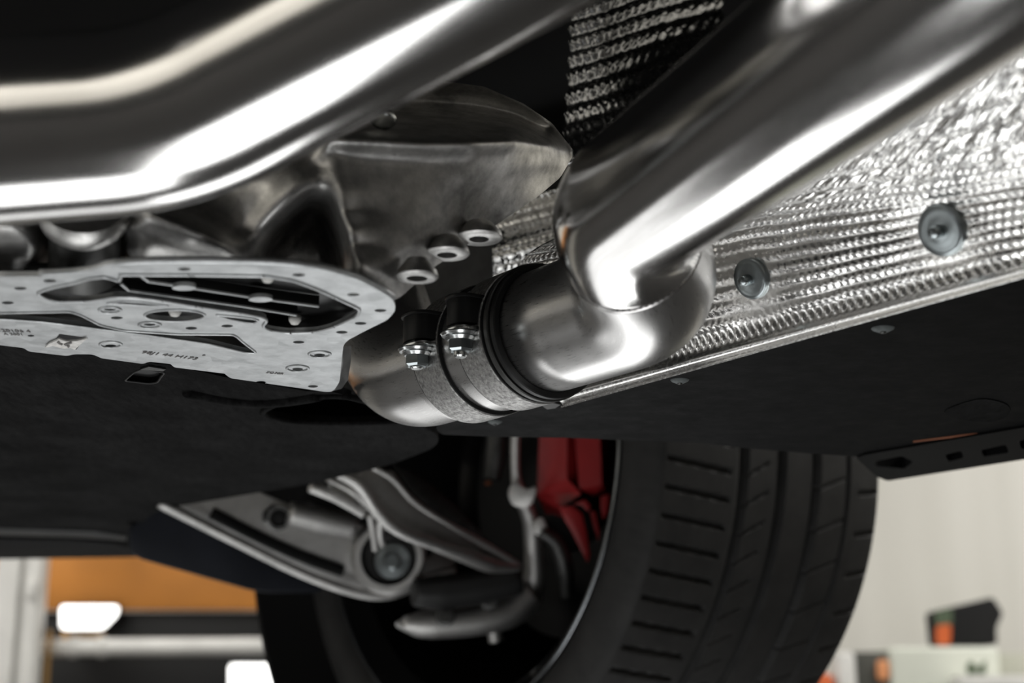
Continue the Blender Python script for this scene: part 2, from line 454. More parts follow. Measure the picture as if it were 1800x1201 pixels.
# ------------------------------------------------------------------ gearbox casting (its rear wall with ribs and pockets)
LN = [ # polylines of (x, y, depth) over the relief
 # upper rim and the hollow under it
 [(540,110,.80),(640,120,.805),(700,138,.81),(760,140,.815),(820,146,.82),(880,165,.83),(930,192,.84),(975,228,.85),(1006,260,.86)],
 [(560,185,.80),(640,188,.825),(740,183,.84),(830,188,.845),(900,203,.85),(955,230,.855)],
 # ledge: a lip whose underside is rounded
 [(575,218,.75),(660,219,.76),(740,223,.77),(830,225,.78),(900,226,.79),(955,240,.82)],
 [(575,238,.706),(660,240,.713),(740,246,.722),(830,246,.735),(900,246,.760),(960,257,.805),(1000,270,.85)],
 [(590,268,.716),(660,271,.723),(740,276,.732),(830,275,.745),(900,270,.770),(960,268,.810)],
 # broad wall
 [(620,310,.717),(720,312,.729),(820,310,.746),(900,296,.776),(965,288,.812)],
 [(615,370,.714),(720,370,.725),(800,350,.748),(880,330,.778),(940,313,.81),(985,300,.84)],
 [(618,430,.705),(720,440,.722),(790,430,.752),(860,395,.79)],
 [(625,490,.699),(690,520,.72),(740,485,.745)],
 # the wall's left corner beside the pocket
 [(588,262,.715),(594,320,.710),(600,380,.705),(612,430,.700),(622,490,.697)],
 # pocket
 [(545,352,.735),(552,372,.765),(575,410,.77),(588,440,.77),(596,478,.77)],
 [(545,400,.775),(540,440,.78),(535,478,.78)],
 [(530,372,.755),(505,405,.768),(475,440,.765),(455,470,.755)],
 # wall left of the pocket
 [(560,290,.716),(548,325,.708),(528,352,.712),(495,385,.716),(462,420,.716),(440,448,.712)],
 [(500,290,.712),(480,330,.710),(440,380,.712),(415,410,.712)],
 [(430,290,.715),(410,340,.712),(380,375,.705)],
 # slanting rib
 [(232,360,.669),(270,372,.667),(300,384,.666),(330,396,.666),(360,410,.668),(395,426,.673),(428,446,.688)],
 [(225,400,.679),(250,408,.678),(290,424,.677),(330,436,.677),(370,446,.680)],
 [(225,440,.692),(250,458,.691),(300,463,.690),(350,468,.690),(400,468,.692),(430,470,.70)],
 [(250,340,.69),(300,358,.692),(350,378,.694),(400,402,.698)],
 # boss pocket
 [(222,370,.700),(212,400,.73),(208,440,.748),(206,478,.75)],[(150,400,.76),(150,440,.768),(150,478,.76)],
 [(84,380,.71),(90,420,.73),(92,470,.735)],
 # left swelling
 [(60,430,.684),(45,400,.673),(20,390,.667),(-40,388,.664),(-90,388,.664)],[(50,450,.70),(10,432,.686),(-40,438,.688),(-90,438,.688)],
 [(40,475,.71),(-30,480,.705),(-90,480,.705)],
 [(150,360,.73),(100,340,.72),(0,340,.71),(-90,340,.71)],[(200,290,.73),(300,290,.73),(400,260,.73),(500,225,.745),(545,165,.79)],[(100,250,.74),(-90,260,.74)],
]
CP = []
for ln in LN:
    for p, q in zip(ln[:-1], ln[1:]):
        k = max(1, int(math.hypot(q[0]-p[0], q[1]-p[1])/13))
        for t in range(k): CP.append([p[i_]+(q[i_]-p[i_])*t/k for i_ in range(3)])
    CP.append(list(ln[-1]))
A_ = np.array(CP, float)
def tps(a, b):
    d2 = ((a[:, None, :]-b[None, :, :])**2).sum(-1)+1e-9
    return d2**.5
xy = A_[:, :2]/100; K = tps(xy, xy)-np.eye(len(xy))*.05
M = np.block([[K, np.c_[np.ones(len(xy)), xy]], [np.c_[np.ones(len(xy)), xy].T, np.zeros((3, 3))]])
COF = np.linalg.solve(M, np.r_[A_[:, 2], 0, 0, 0])
def cdepth(X, Y):
    q = np.c_[X.ravel(), Y.ravel()]/100
    return (tps(q, xy) @ COF[:-3]+np.c_[np.ones(len(q)), q] @ COF[-3:]).reshape(X.shape)
xs = np.linspace(-90, 1006, 230); nr = 96
top = np.interp(xs, [-90, 300, 560, 640, 700, 790, 850, 920, 970, 1006], [250, 220, 130, 125, 138, 144, 152, 182, 216, 262])
bot = np.interp(xs, [-90, 0, 75, 210, 340, 500, 600, 690, 705, 760, 870, 950, 985, 1006], [494, 494, 492, 476, 474, 484, 500, 530, 522, 472, 397, 342, 312, 276])
tt = np.linspace(0, 1, nr); X = np.tile(xs, (nr, 1)); Y = top[None]*(1-tt[:, None])+bot[None]*tt[:, None]
Dp = cdepth(X, Y)
# smooth the relief so that ribs read as cast radii
for _ in range(4):
    E_ = np.pad(Dp, 1, mode='edge'); Dp = (E_[1:-1, 1:-1]*2+E_[:-2, 1:-1]+E_[2:, 1:-1]+E_[1:-1, :-2]+E_[1:-1, 2:])/6
a = (X-900)/F; b = (600.5-Y)/F
Dp = np.where((X < 690) & (Y > 440), np.maximum(Dp, .2/(ST+b*CT)+.004), Dp)
pos = np.stack([a*Dp, (CT-b*ST)*Dp, (ST+b*CT)*Dp+CZ], -1)
bk = Dp+.016; pos2 = np.stack([a*bk, (CT-b*ST)*bk, (ST+b*CT)*bk+CZ], -1)
def grid_solid(p, q, uv=True):
    r, c = p.shape[:2]; n = r*c
    idx = np.arange(n).reshape(r, c)
    f = np.stack([idx[:-1, :-1], idx[:-1, 1:], idx[1:, 1:], idx[1:, :-1]], -1).reshape(-1, 4)
    fs = f.tolist()+(f[:, ::-1]+n).tolist()
    per = idx[0, :].tolist()+idx[1:, -1].tolist()+idx[-1, -2::-1].tolist()+idx[-2:0:-1, 0].tolist()
    m = len(per)
    fs += [[per[i], per[i]+n, per[(i+1) % m]+n, per[(i+1) % m]] for i in range(m)]
    vs = np.concatenate([p.reshape(-1, 3), q.reshape(-1, 3)])
    gv, gu = np.meshgrid(np.linspace(0, 1, r), np.linspace(0, 1, c), indexing='ij')
    uvs = np.stack([gu.ravel(), gv.ravel()], -1); uvs = np.concatenate([uvs, uvs])
    me = mesh(vs, fs, uvs); return fix(me)
gb = thing('gearbox_casting', at(600, 350, .74), 'grey cast aluminium gearbox housing with ribs and pockets above the perforated plate', 'gearbox')
link('housing', grid_solid(pos, pos2), CAST, gb, True, 60)
# round boss at the left and the dished collar over it
bt = at(148, 392, .69); bb = at(150, 470, .715)
ax = (bb-bt); L_ = ax.length
boss = link('boss', lathe_mesh([(.0001, -.004), (.0165, -.004), (.0165, 0), (.0170, L_*.8), (.0178, L_), (.0001, L_)], bt, ax, 48), DARKST, gb, True, 40)  # cast boss; its shadow is put into the dark steel colour
link('collar', lathe_mesh([(.0001, -.016), (.0205, -.016), (.0225, -.012), (.0205, -.004), (.016, .002), (.0001, .002)], bt, ax, 48), CAST, boss, True, 60)
for (x, y, d, rr) in ((842, 421, .765, .0125), (786, 449, .742, .0115), (733, 490, .715, .0105)):
    c = at(x, y, d); n = -Z
    lug = link('lug', lathe_mesh([(.0052, 0), (rr-.001, 0), (rr, .001), (rr*.92, .004), (rr*.55, .009), (.0052, .010)], c, -n, 40, None, True), CAST, gb, True, 50)
    link('bore', lathe_mesh([(.0001, .003), (.0051, .003), (.0051, .009), (.0001, .009)], c, -n, 24), BLACK2, lug)
link('stud', lathe_mesh([(.0001, 0), (.006, 0), (.0072, .002), (.006, .004), (.0001, .004)], at(672, 214, .735), Vector((.1, .4, 1)), 24), ZINC, gb)

# ------------------------------------------------------------------ perforated brace plate
def c4(x, y): return (x/2.5714, y/2.5714+380)
def px(pts, z=ZP): return [onz(x, y, z) for x, y in pts]
plate = thing('brace_plate', onz(330, 580), 'galvanised stamped brace plate full of holes and long dark cutouts, under the gearbox', 'plate')
OUT = [(-120, 498), (0, 486), (70, 486), (150, 480), (215, 466), (340, 463), (480, 466), (560, 475), (620, 490), (660, 510), (692, 528), (696, 545),
       (682, 562), (640, 583), (612, 598), (604, 606), (602, 620), (599, 650), (597, 672), (585, 689), (570, 689), (545, 685), (480, 676), (405, 665), (398, 660),
       (395, 657), (306, 646), (300, 640), (262, 636), (252, 640), (178, 630), (170, 626), (160, 623), (130, 623), (118, 626), (50, 618), (42, 612), (0, 607), (-120, 590)]
def ell(cx, cy, rx, ry, n=24): return [(cx+rx*math.cos(2*math.pi*k/n), cy+ry*math.sin(2*math.pi*k/n)) for k in range(n)]
BIG = [c4(*p) for p in [(165,345),(200,368),(262,384),(400,382),(470,372),(520,362),(600,364),(720,378),(900,408),(1100,438),(1185,454),(1208,470),(1185,496),(1215,514),(1300,526),(1430,521),(1500,503),(1615,450),(1628,418),(1500,358),(1440,330),(1330,288),(1200,268),(860,263),(545,262),(541,292),(500,278),(470,272),(400,280),(330,302),(230,322)]]
SLOT = [c4(*p) for p in [(-300,440),(0,436),(318,430),(365,445),(450,490),(560,515),(800,532),(1060,534),(1100,570),(1163,618),(1105,614),(950,576),(700,540),(430,505),(200,476),(0,462),(-300,440+22)]]
LENS = [c4(*p) for p in [(975,444),(1060,452),(1150,462),(1172,470),(1150,482),(1110,478),(1040,464)]]
LENS2 = [c4(*p) for p in [(480,392),(560,383),(640,388),(765,404),(690,404),(560,396)]]
EYE = ell(*c4(790, 447), 136/2.57, 26/2.57, 40)
small = [(497,422),(528,460),(677,490),(865,507),(1027,497),(225,293),(92,327),(35,392),(1597,355),(1720,427),(1630,485),(1545,525),(1350,570),(1445,628),(1345,692),(1180,752),(1415,770),(500,587),(1350,266),(833,240)]
STAR = [c4(*p) for p in [(208,588),(245,565),(268,532),(400,550),(372,568),(345,604),(300,580),(250,588)]]
holes = [rounded(BIG, 9), rounded(SLOT, 7), rounded(LENS, 4), rounded(LENS2, 4), EYE, ell(*c4(140, 541), 6, 1.8, 14), STAR]
for p in small:
    x, y = c4(*p); s = .75+(690-y)/900
    holes.append(ell(x, y, 11.8*s, 3.0*s, 18))
sheet('pressing', px(rounded(OUT, 8)), [px(h) for h in holes], ZP, .0025, GALV, plate, .0006)
# pressed rims around the larger openings
NEAR = [(70, 486), (150, 480), (215, 466), (340, 463), (480, 466), (560, 475), (620, 490), (660, 509), (690, 528)]
def rim(loop, r=.0009, dz=-.0002, m=GALV, parent=plate, name='rim'):
    P = [onz(x, y) + Z*dz for x, y in loop]; P = P+[P[0]]
    return link(name, tube_mesh(P, r, 8, caps=False), m, parent)
link('near_edge', tube_mesh([onz(x, y-1.5, ZP)+Z*.0012 for x, y in catmull(NEAR, 6, False)], .0019, 10), GALV, plate)
rim(catmull(rounded(BIG, 9), 2), .0010); rim(rounded(SLOT, 7, 5), .0007); rim(EYE, .0007); rim(rounded(LENS, 4), .0007); rim(rounded(LENS2, 4), .0005)
for p in [(1445, 622), (1345, 686), (500, 578), (497, 422), (677, 490)]:
    x, y = c4(*p); rim(ell(x, y, 19, 5.2, 28), .0008)
# dark tray seen through the cutouts, with its light-edged strips and screws
def lift(pts, z): return [onz(x, y, ZP+z) for x, y in pts]
slab('backing_tray', lift([(-110, 480), (215, 472), (560, 486), (640, 520), (672, 545), (600, 590), (480, 640), (-110, 580)], .010), Z*.004, BLACK, plate, .0006)
def strip(pts, z, h, m, name='strip'):
    P = [onz(*c4(*p), ZP+z) for p in pts]
    n = len(P); V_ = []; F_ = []
    for i, p in enumerate(P):
        t = (P[min(i+1, n-1)]-P[max(i-1, 0)]).normalized(); s = Vector((-t.y, t.x, 0))*.0008
        V_ += [p-s, p+s, p+s+Z*h, p-s+Z*h]
    for i in range(n-1):
        for k in range(4): F_.append([i*4+k, i*4+(k+1) % 4, i*4+4+(k+1) % 4, i*4+4+k])
    F_ += [[3, 2, 1, 0], [4*n-4, 4*n-3, 4*n-2, 4*n-1]]
    return link(name, fix(mesh(V_, F_)), m, plate, False)
for pts, z in (([(640,275),(672,300),(780,316),(1000,350),(1200,380),(1440,412)], .0025), ([(548,310),(582,340),(800,370),(1100,412),(1340,452)], .0012)):
    strip(pts, z, .0009, GALV); strip(pts, z+.0009, .006, BLACK, 'strip_wall')
for x, y in ((832, 326), (1178, 378)):
    cx, cy = c4(x, y); slab('tab', lift(ell(cx, cy, 21, 4.6, 22), .0015), Z*.002, GALV, plate)
for x, y, dy, dz in ((325, 322, 0, .0012), (790, 446, -1, .0012), (1332, 473, 3, .004), (1210, 282, 3, .004)):
    cx, cy = c4(x, y); link('screw', lathe_mesh([(.0001, -.0014), (.0020, -.001), (.0033, .001), (.0034, .0035), (.0001, .0035)], onz(cx, cy+dy, ZP+dz), Z, 20), WHITE, plate)  # white enamel stands in for the bright glint on the screw heads
# bent-down corner of the plate
slab('corner_flange', [at(603, 610, .86), at(602, 640, .885), at(597, 672, .905), at(586, 688, .925), at(572, 668, .91), at(560, 646, .89), at(572, 630, .875), at(588, 622, .868)], Vector((.004, .012, .004)), DARKST, plate, .001)
# torn foil bursting out of the star hole
tp = [c4(*p) for p in [(203,596),(222,578),(250,566),(268,558),(300,568),(345,566),(394,556),(372,574),(338,606),(318,598),(282,600),(240,588)]]
torn = slab('torn_patch', [onz(x, y, ZP-.0016) for x, y in tp], Z*.0012, TORN, plate, .0003)
for q in ([(256,572),(266,566),(272,576),(284,580),(280,586),(266,580)], [(288,582),(300,576),(322,570),(326,576),(310,582),(296,588)], [(300,586),(316,588),(310,598),(304,592)]):
    slab('scorch', [onz(*c4(*p), ZP-.0021) for p in q], Z*.0003, INK, torn)
def word(txt, x0, y0, x1, y1, size, name='stamped_text'):
    cu = bpy.data.curves.new('t', 'FONT'); cu.body = txt; cu.size = 1; cu.extrude = .01
    t = bpy.data.objects.new('t', cu); COL.objects.link(t); dg = bpy.context.evaluated_depsgraph_get(); dg.update()
    me = bpy.data.meshes.new_from_object(t.evaluated_get(dg)); bpy.data.objects.remove(t, do_unlink=True)
    bw = max(v.co.x for v in me.vertices)
    A, B = onz(x0, y0), onz(x1, y1); ex = (B-A); L = ex.length; ex.normalize(); ey = Z.cross(ex)*-1
    for v in me.vertices:
        v.co = A+ex*(v.co.x/bw*L)+ey*(v.co.y*size)-Z*(.0003+v.co.z*.01)
    me.materials.clear(); return link(name, me, INK, plate, False)
word('98J1 44 H173', 247, 620, 344, 632, .0085); word("'", 346, 626, 351, 627, .0085)
word('0120106 4', -12, 582, 55, 584, .0075); word('A 2001', 7, 588, 40, 589, .006)
word('SQ30R', 467, 655, 497, 658, .006)

# ------------------------------------------------------------------ undertray (black felt)
ZT = ZP+.006
TR = [(-160, 590), (0, 606), (180, 628), (300, 642), (400, 664), (470, 676), (540, 688), (590, 690), (680, 720), (740, 748), (768, 764), (772, 776), (758, 790),
      (690, 816), (550, 850), (420, 872), (300, 892), (262, 906), (246, 932), (244, 978), (150, 980), (0, 980), (-220, 978), (-300, 800)]
HOLE = [(462, 726), (482, 712), (520, 702), (590, 696), (640, 705), (676, 722), (700, 734), (690, 741), (600, 744), (540, 742), (496, 738)]
TAB = [(219, 669), (236, 654), (252, 648), (290, 655), (284, 661), (277, 672), (262, 674)]
tray = thing('undertray', onz(300, 800, ZT), 'black felt undertray filling the left side below the perforated plate', 'undertray')
def pxt(pts): return [onz(x, y, ZT) for x, y in pts]
sheet('felt', pxt(rounded(TR, 10)), [pxt(catmull(HOLE, 4)), pxt(rounded(TAB, 4))], ZT, .005, FELT, tray, .0012)
def edge_roll(loop, z, r, m, name, closed=True):
    P = [onz(x, y, z) for x, y in loop]; P = P+[P[0]] if closed else P
    return link(name, tube_mesh(P, r, 10, caps=not closed), m, tray)
edge_roll(catmull(HOLE, 4), ZT-.0005, .0022, FELT, 'hole_lip'); edge_roll(rounded(TAB, 4), ZT, .0007, BLACK, 'tab_rim')
slab('tab', [onz(x, y, ZT+.004) for x, y in [(205, 676), (240, 640), (300, 648), (300, 676)]], Z*.003, BLACK, tray)
slab('clip', [onz(x, y, ZT-.0012) for x, y in [(246, 650), (262, 645), (292, 650), (286, 653), (272, 652)]], Z*.001, DARKST, tray)
slab('hole_floor', [onz(x, y, ZT+.022) for x, y in [(440, 730), (500, 690), (640, 690), (740, 730), (700, 775), (520, 775)]], Z*.004, BLACK2, tray)
# stepped front lip of the tray
slab('front_lip', [onz(x, y, ZT-.004) for x, y in [(-260, 952), (0, 948), (120, 950), (196, 956), (236, 966), (246, 980), (0, 984), (-260, 984)]], Z*.012, SILLM, tray, .002)
slab('front_lip', [onz(x, y, ZT-.002) for x, y in [(-260, 932), (0, 930), (170, 936), (222, 944), (222, 951), (120, 945), (0, 942), (-260, 944)]], Z*.006, BLACK, tray, .002)
# raised felt swelling beside the plate
sw = []
for k in range(13):
    a = k/12; sw.append((330+a*230, 684+math.sin(a*3.0)*16+a*4))
edge_roll(sw, ZT+.002, .006, FELT, 'swelling', False)

# ------------------------------------------------------------------ right underbody panel
panel = thing('underbody_panel', onz(1400, 700), 'smooth black underbody panel at right between the foil shield and the tyre', 'panel')
PN = [(2100, 388), (1800, 472), (1400, 583), (1010, 692), (960, 690), (860, 690), (780, 735), (765, 752), (775, 764), (870, 768), (1000, 770), (1095, 774), (1220, 778), (1300, 787), (1420, 797),
      (1505, 803), (1530, 800), (1800, 752), (2200, 690)]
sheet('panel_skin', px(rounded(PN, 6), ZP-.001), [], ZP-.001, .004, PANEL, panel, .001)
slab('scuffed_patch', [onz(x, y, ZP-.0016) for x, y in catmull([(1660, 725), (1690, 710), (1730, 702), (1770, 712), (1772, 730), (1740, 742), (1690, 738)], 4)], Z*.0008, FELT, panel)
slab('rust_line', [onz(x, y, ZP-.0014) for x, y in [(1605, 776), (1700, 764), (1770, 757), (1770, 759), (1700, 767), (1605, 778)]], Z*.0006, RUST, panel)
# sill strip with its row of rectangular pockets
SI = [(1505, 806), (1520, 800), (1800, 752), (2200, 680), (2200, 752), (1800, 808), (1560, 846), (1540, 838)]
PK = [[(1535, 812), (1585, 802), (1605, 812), (1590, 824), (1540, 820)], [(1660, 800), (1690, 793), (1694, 805), (1668, 812)], [(1722, 792), (1768, 782), (1774, 796), (1730, 803)], [(1788, 776), (1840, 766), (1846, 782), (1796, 790)]]
sill = thing('sill_strip', onz(1700, 790), 'dark plastic sill strip with rectangular pockets along the right edge of the car', 'sill trim')
sheet('strip_body', px(rounded(SI, 5), ZP-.003), [px(rounded(k, 4), ZP-.003) for k in PK], ZP-.003, .012, SILLM, sill, .0015)
for k in PK: slab('pocket_floor', [onz(x, y, ZP+.0085) for x, y in [(sum(p[0] for p in k)/len(k)+(p[0]-sum(q[0] for q in k)/len(k))*1.15, p[1]) for p in k]], Z*.003, BLACK2, sill)

RV = [(870, 741, 13, 'flat grey rivet in the black panel just below the clamp'), (1195, 668, 17, 'grey rivet in the black panel below the pipe elbow'), (1552, 577, 21, 'grey rivet in the black panel below the right foil fastener')]
for x, y, w, lb in RV:
    c = onz(x, y, ZP-.001); r = w/F*(onz(x, y)-ORG).y
    rv = thing('panel_rivet', c, lb, 'rivet', 'rivets in the underbody panel')
    link('head', lathe_mesh([(.0001, -.0022), (r*.5, -.0020), (r*.9, -.0008), (r, 0), (r, .002), (.0001, .002)], c, Z, 32), RIVET, rv)
    link('mandrel', lathe_mesh([(.0001, -.0030), (r*.25, -.0028), (r*.3, -.001), (.0001, -.001)], c, Z, 20), DARKST, rv)
slab('mud_flake', [onz(x, y, ZP-.0022) for x, y in [(950, 712), (962, 706), (985, 712), (976, 718), (962, 720)]], Z*.0012, DARKST, panel)

# ------------------------------------------------------------------ foil heat shields
def foil(name, ctrl, nu, nv, ridges, dimples, amp, label, wav=.0012, mt=None, thick=.0012, fn=None, warp=0):
    """ctrl: rows of world points (bottom to top); ridges run along each row"""
    Cc = np.array([[tuple(p) for p in r] for r in ctrl]); r, c = Cc.shape[:2]
    def interp(A, n):
        m = A.shape[0]; t = np.linspace(0, m-1, n); i = np.minimum(t.astype(int), m-2); w = (t-i).reshape((-1,)+(1,)*(A.ndim-1))
        p0 = A[np.maximum(i-1, 0)]; p1 = A[i]; p2 = A[i+1]; p3 = A[np.minimum(i+2, m-1)]
        return .5*((2*p1)+(-p0+p2)*w+(2*p0-5*p1+4*p2-p3)*w**2+(-p0+3*p1-3*p2+p3)*w**3)
    G = interp(Cc, nv); G = interp(G.transpose(1, 0, 2), nu).transpose(1, 0, 2)
    du = np.gradient(G, axis=1); dv = np.gradient(G, axis=0); N = np.cross(du, dv); N /= np.linalg.norm(N, axis=-1, keepdims=True)+1e-12
    to = np.array([0, 0, CZ])-G; sgn = np.sign((N*to).sum(-1).mean()); N *= sgn
    s, t = np.meshgrid(np.linspace(0, 1, nu), np.linspace(0, 1, nv))
    wob = np.zeros_like(s)
    for k in range(7):
        fx, fy, ph = RNG.uniform(2, 14), RNG.uniform(1, 5), RNG.uniform(0, 6.3); wob += np.sin(6.283*(fx*s+fy*t)+ph)/(3+k)
    tw = t+warp*.12*wob/ridges
    rd = np.cos(6.283*ridges*tw); dm = np.cos(6.283*dimples*s+np.pi*(np.floor(ridges*tw) % 2)+.8*wob)
    jit = RNG.normal(0, 1, s.shape)
    for _ in range(2):
        E = np.pad(jit, 1, mode='edge'); jit = (E[1:-1, 1:-1]*2+E[:-2, 1:-1]+E[2:, 1:-1]+E[1:-1, :-2]+E[1:-1, 2:])/6
    h = amp*(rd*.85+.22*rd*dm+.22*dm)+wav*.35*wob+amp*.22*jit
    if fn is not None: h = fn(s, t, h)
    P = G+N*h[..., None]; Qb = G-N*(thick+amp)
    return tag(link(name, grid_solid(P, Qb), mt or FOIL), label, 'heat shield', 'foil heat shields')
# main shield: rises from the panel's inner edge, folds outward-in near its top
UE = .5655
def fold(px_, py_, k): # point on the leaning wall seen at this pixel
    n = (U*1.0+Z*k).normalized(); return onplane(px_, py_, car(UE, 0, ZP), n)
K1 = .40
rows = []
vs_ = np.linspace(.20, .72, 9)
fl = [fold(1800, 314, K1), fold(1560, 347, K1), fold(1440, 374, K1)]
zf = np.polyfit([p.dot(V) for p in fl], [p.z-ZP for p in fl], 1)
def hz(v): return max(.012, zf[0]*v+zf[1])
for fr in (-.04, .0, .5, 1.0):
    rows.append([car(UE+.0005-K1*hz(v)*fr, v, ZP-.0035+hz(v)*fr) for v in vs_])
for dz, du_, ve in ((.012, .022, .62), (.05, .062, .44), (.11, .10, .36)):
    rows.append([car(UE-K1*hz(v)-du_, v, ZP+hz(v)+dz) for v in np.linspace(.20, ve, 9)])
def clipdent(s, t, h):
    for (v0, t0) in CL:
        d = np.hypot((s-(v0-.20)/.52)*.52/.024, (t-t0)*.13/.020); h = h*(1-.9*np.exp(-d**2*1.2))-.0016*np.exp(-d**4)
    hem = np.exp(-((t-.182)/.020)**2)*.0034          # rolled hem with its row of beads
    bead = np.exp(-((t-.225)/.013)**2)*.0010*np.cos(6.283*96*s)
    chaos = np.clip((t-.54)/.08, 0, 1)*RNG.normal(0, 1, (t.shape[0]//5+1, t.shape[1]//6+1)).repeat(5, 0).repeat(6, 1)[:t.shape[0], :t.shape[1]]
    for _ in range(5):
        E = np.pad(chaos, 1, mode='edge'); chaos = (E[1:-1, 1:-1]+E[:-2, 1:-1]+E[2:, 1:-1]+E[1:-1, :-2]+E[1:-1, 2:])/5
    return h*np.clip((t-.21)/.05, .15, 1)+hem+bead+chaos*.0006
n1 = (-U-Z*K1).normalized()
clips = [(1320, 490, .0112), (1655, 405, .0125)]
CL = []
for x, y, r in clips:
    p = onplane(x, y, car(UE, 0, ZP), n1); v = p.dot(V); CL.append((v, (.167+.333*(p.z-ZP)/hz(v))))
foil('heat_shield', rows, 720, 280, 27, 110, .0006, 'bright embossed foil heat shield behind the right pipe, edged by the black panel', .0016, fn=clipdent, warp=1.0)
for (x, y, r), lb in zip(clips, ('round zinc fastener in the foil shield nearest the pipe elbow', 'round zinc fastener in the foil shield above the black panel at far right')):
    p = onplane(x, y, car(UE, 0, ZP), n1)+n1*.0006
    cl = thing('shield_fastener', p, lb, 'fastener', 'zinc fasteners on the foil shield')
    link('washer', lathe_mesh([(.0001, -.002), (r, -.002), (r*1.02, 0), (r*.95, .0012), (r*.72, .0006), (r*.45, .0016), (.0001, .0018)], p, n1, 48), ZINC2, cl)
    link('stud', lathe_mesh([(.0001, .001), (r*.26, .001), (r*.28, .006), (r*.2, .0075), (.0001, .008)], p, n1, 24), ZINC2, cl)
    
# small piece of shield seen past the gearbox, and the dark one above
foil('heat_shield', [[at(868, 560, 1.14), at(920, 550, 1.135), at(980, 535, 1.13), at(1040, 520, 1.125)],
                     [at(868, 500, 1.14), at(920, 488, 1.135), at(980, 472, 1.13), at(1040, 456, 1.125)],
                     [at(866, 446, 1.115), at(920, 432, 1.11), at(980, 416, 1.105), at(1040, 400, 1.10)],
                     [at(868, 396, 1.14), at(920, 381, 1.135), at(980, 365, 1.13), at(1040, 348, 1.125)],
                     [at(870, 366, 1.12), at(920, 350, 1.11), at(980, 334, 1.10), at(1040, 318, 1.09)]], 180, 200, 15, 17, .0010,
     'shadowed foil heat shield glimpsed between the gearbox housing and the pipe elbow')
tag(slab('tunnel_panel', [at(560, 330, 1.25), at(872, 330, 1.20), at(872, 560, 1.20), at(1000, 640, 1.20), at(860, 700, 1.2), at(560, 690, 1.25)], Vector((.01, .02, .004)), DARKW, None, .001),
    'dark wrinkled tunnel lining behind the clamp, beside the shadowed foil', 'panel')
foil('heat_shield', [[at(985, 285, 1.00), at(1060, 270, .98), at(1140, 250, .97), at(1260, 225, .97)],
                     [at(992, 225, 1.05), at(1060, 205, 1.03), at(1140, 185, 1.02), at(1260, 160, 1.02)],
                     [at(1000, 120, 1.08), at(1068, 100, 1.06), at(1150, 75, 1.09), at(1270, 45, 1.14)],
                     [at(1003, 30, 1.10), at(1072, 10, 1.08), at(1155, -20, 1.12), at(1270, -50, 1.18)],
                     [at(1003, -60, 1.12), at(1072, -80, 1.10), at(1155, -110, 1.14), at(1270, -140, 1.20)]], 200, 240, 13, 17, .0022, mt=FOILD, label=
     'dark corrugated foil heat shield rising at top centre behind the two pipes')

# ------------------------------------------------------------------ wheel
WC = Vector((.0584, 1.6673, .2705+CZ)); WR = .345
wheel = thing('wheel', WC, 'black car wheel with a grooved low profile tyre behind the underbody panel', 'wheel')
def tyre():
    prof = [(-.128, .268), (-.140, .276), (-.150, .283), (-.156, .292), (-.159, .305), (-.157, .320), (-.153, .330), (-.149, .337)]
    gro = [(-.0503, .0062), (0, .0066), (.0483, .0060), (.0957, .0030)]
    n = 120
    for i in range(n+1):
        o = -.146+.292*i/n; r = WR-.006*(abs(o)/.146)**4
        for c_, w_ in gro:
            d = abs(o-c_)
            if d < w_: r -= .0075*min(1, (w_-d)/.0018)
        prof.append((o, r))
    prof += [(.150, .336), (.156, .320), (.156, .30), (.148, .283), (.128, .268)]
    prof = np.array(prof); m = len(prof); n = 1296
    a = 2*np.pi*np.arange(n)/n; A, O = np.meshgrid(a, prof[:, 0], indexing='ij'); R = np.tile(prof[:, 1], (n, 1)).copy()
    deg = np.degrees(A)
    def groove(mask, ang, pitch, width, depth):
        d = np.abs((ang+pitch/2) % pitch-pitch/2); R[...] -= np.where(mask, depth*np.clip((width-d)/(width*.45), 0, 1), 0)
    # sipes of the inner shoulder, the two ribs and the outer shoulder
    groove((O > -.143) & (O < -.068), deg-(-8.4)+(O+.11)*14, 4.4, .50, .0055)
    groove((O > .112) & (O < .1475), deg-(-12.6)-(O-.13)*20, 7.0, .50, .0055)
    groove((O > -.046) & (O < -.018), deg-(-11.8)+np.abs(O+.01)*90, 4.7, .28, .003)
    groove((O > .052) & (O < .093), deg-(-12.0)-(O-.07)*60, 7.0, .25, .003)
    groove((O > -.162) & (O < -.150), deg, 2.2, .35, .0006)
    base = np.array(WC); u, v, z = np.array(U), np.array(V), np.array(Z)
    P = base+u*O[..., None]+R[..., None]*(-v*np.cos(A)[..., None]+z*np.sin(A)[..., None])
    idx = np.arange(n*m).reshape(n, m); nx = np.roll(idx, -1, 0)
    f = np.stack([idx[:, :-1], idx[:, 1:], nx[:, 1:], nx[:, :-1]], -1).reshape(-1, 4)
    return fix(mesh(P.reshape(-1, 3), f.tolist()))
link('tyre', tyre(), RUBBER, wheel, True, 45)
rimo = link('rim', lathe_mesh([(.268, -.128), (.279, -.143), (.2795, -.148), (.274, -.149), (.268, -.142), (.252, -.128), (.246, -.10), (.24, .0), (.23, .10), (.05, .11), (.05, .125), (.262, .125), (.266, .128)], WC, U, 160, Z, True), GLOSSB, wheel, True, 35)
link('rim_lip', lathe_mesh([(.2745, -.1490), (.2775, -.1512), (.2800, -.1506), (.2805, -.148), (.276, -.147)], WC, U, 160, Z, True), plain('dark_polished_lip', (.20, .21, .22), .2, 1.0), rimo)
disc = thing('brake_disc', WC+U*.02, 'dark brake disc standing inside the wheel behind the knuckle', 'brake disc')
link('rotor', lathe_mesh([(.09, -.035), (.185, -.035), (.186, -.033), (.186, -.005), (.185, -.003), (.09, -.003)], WC+U*.045, U, 120, Z, True), BLACK, disc, True, 35)
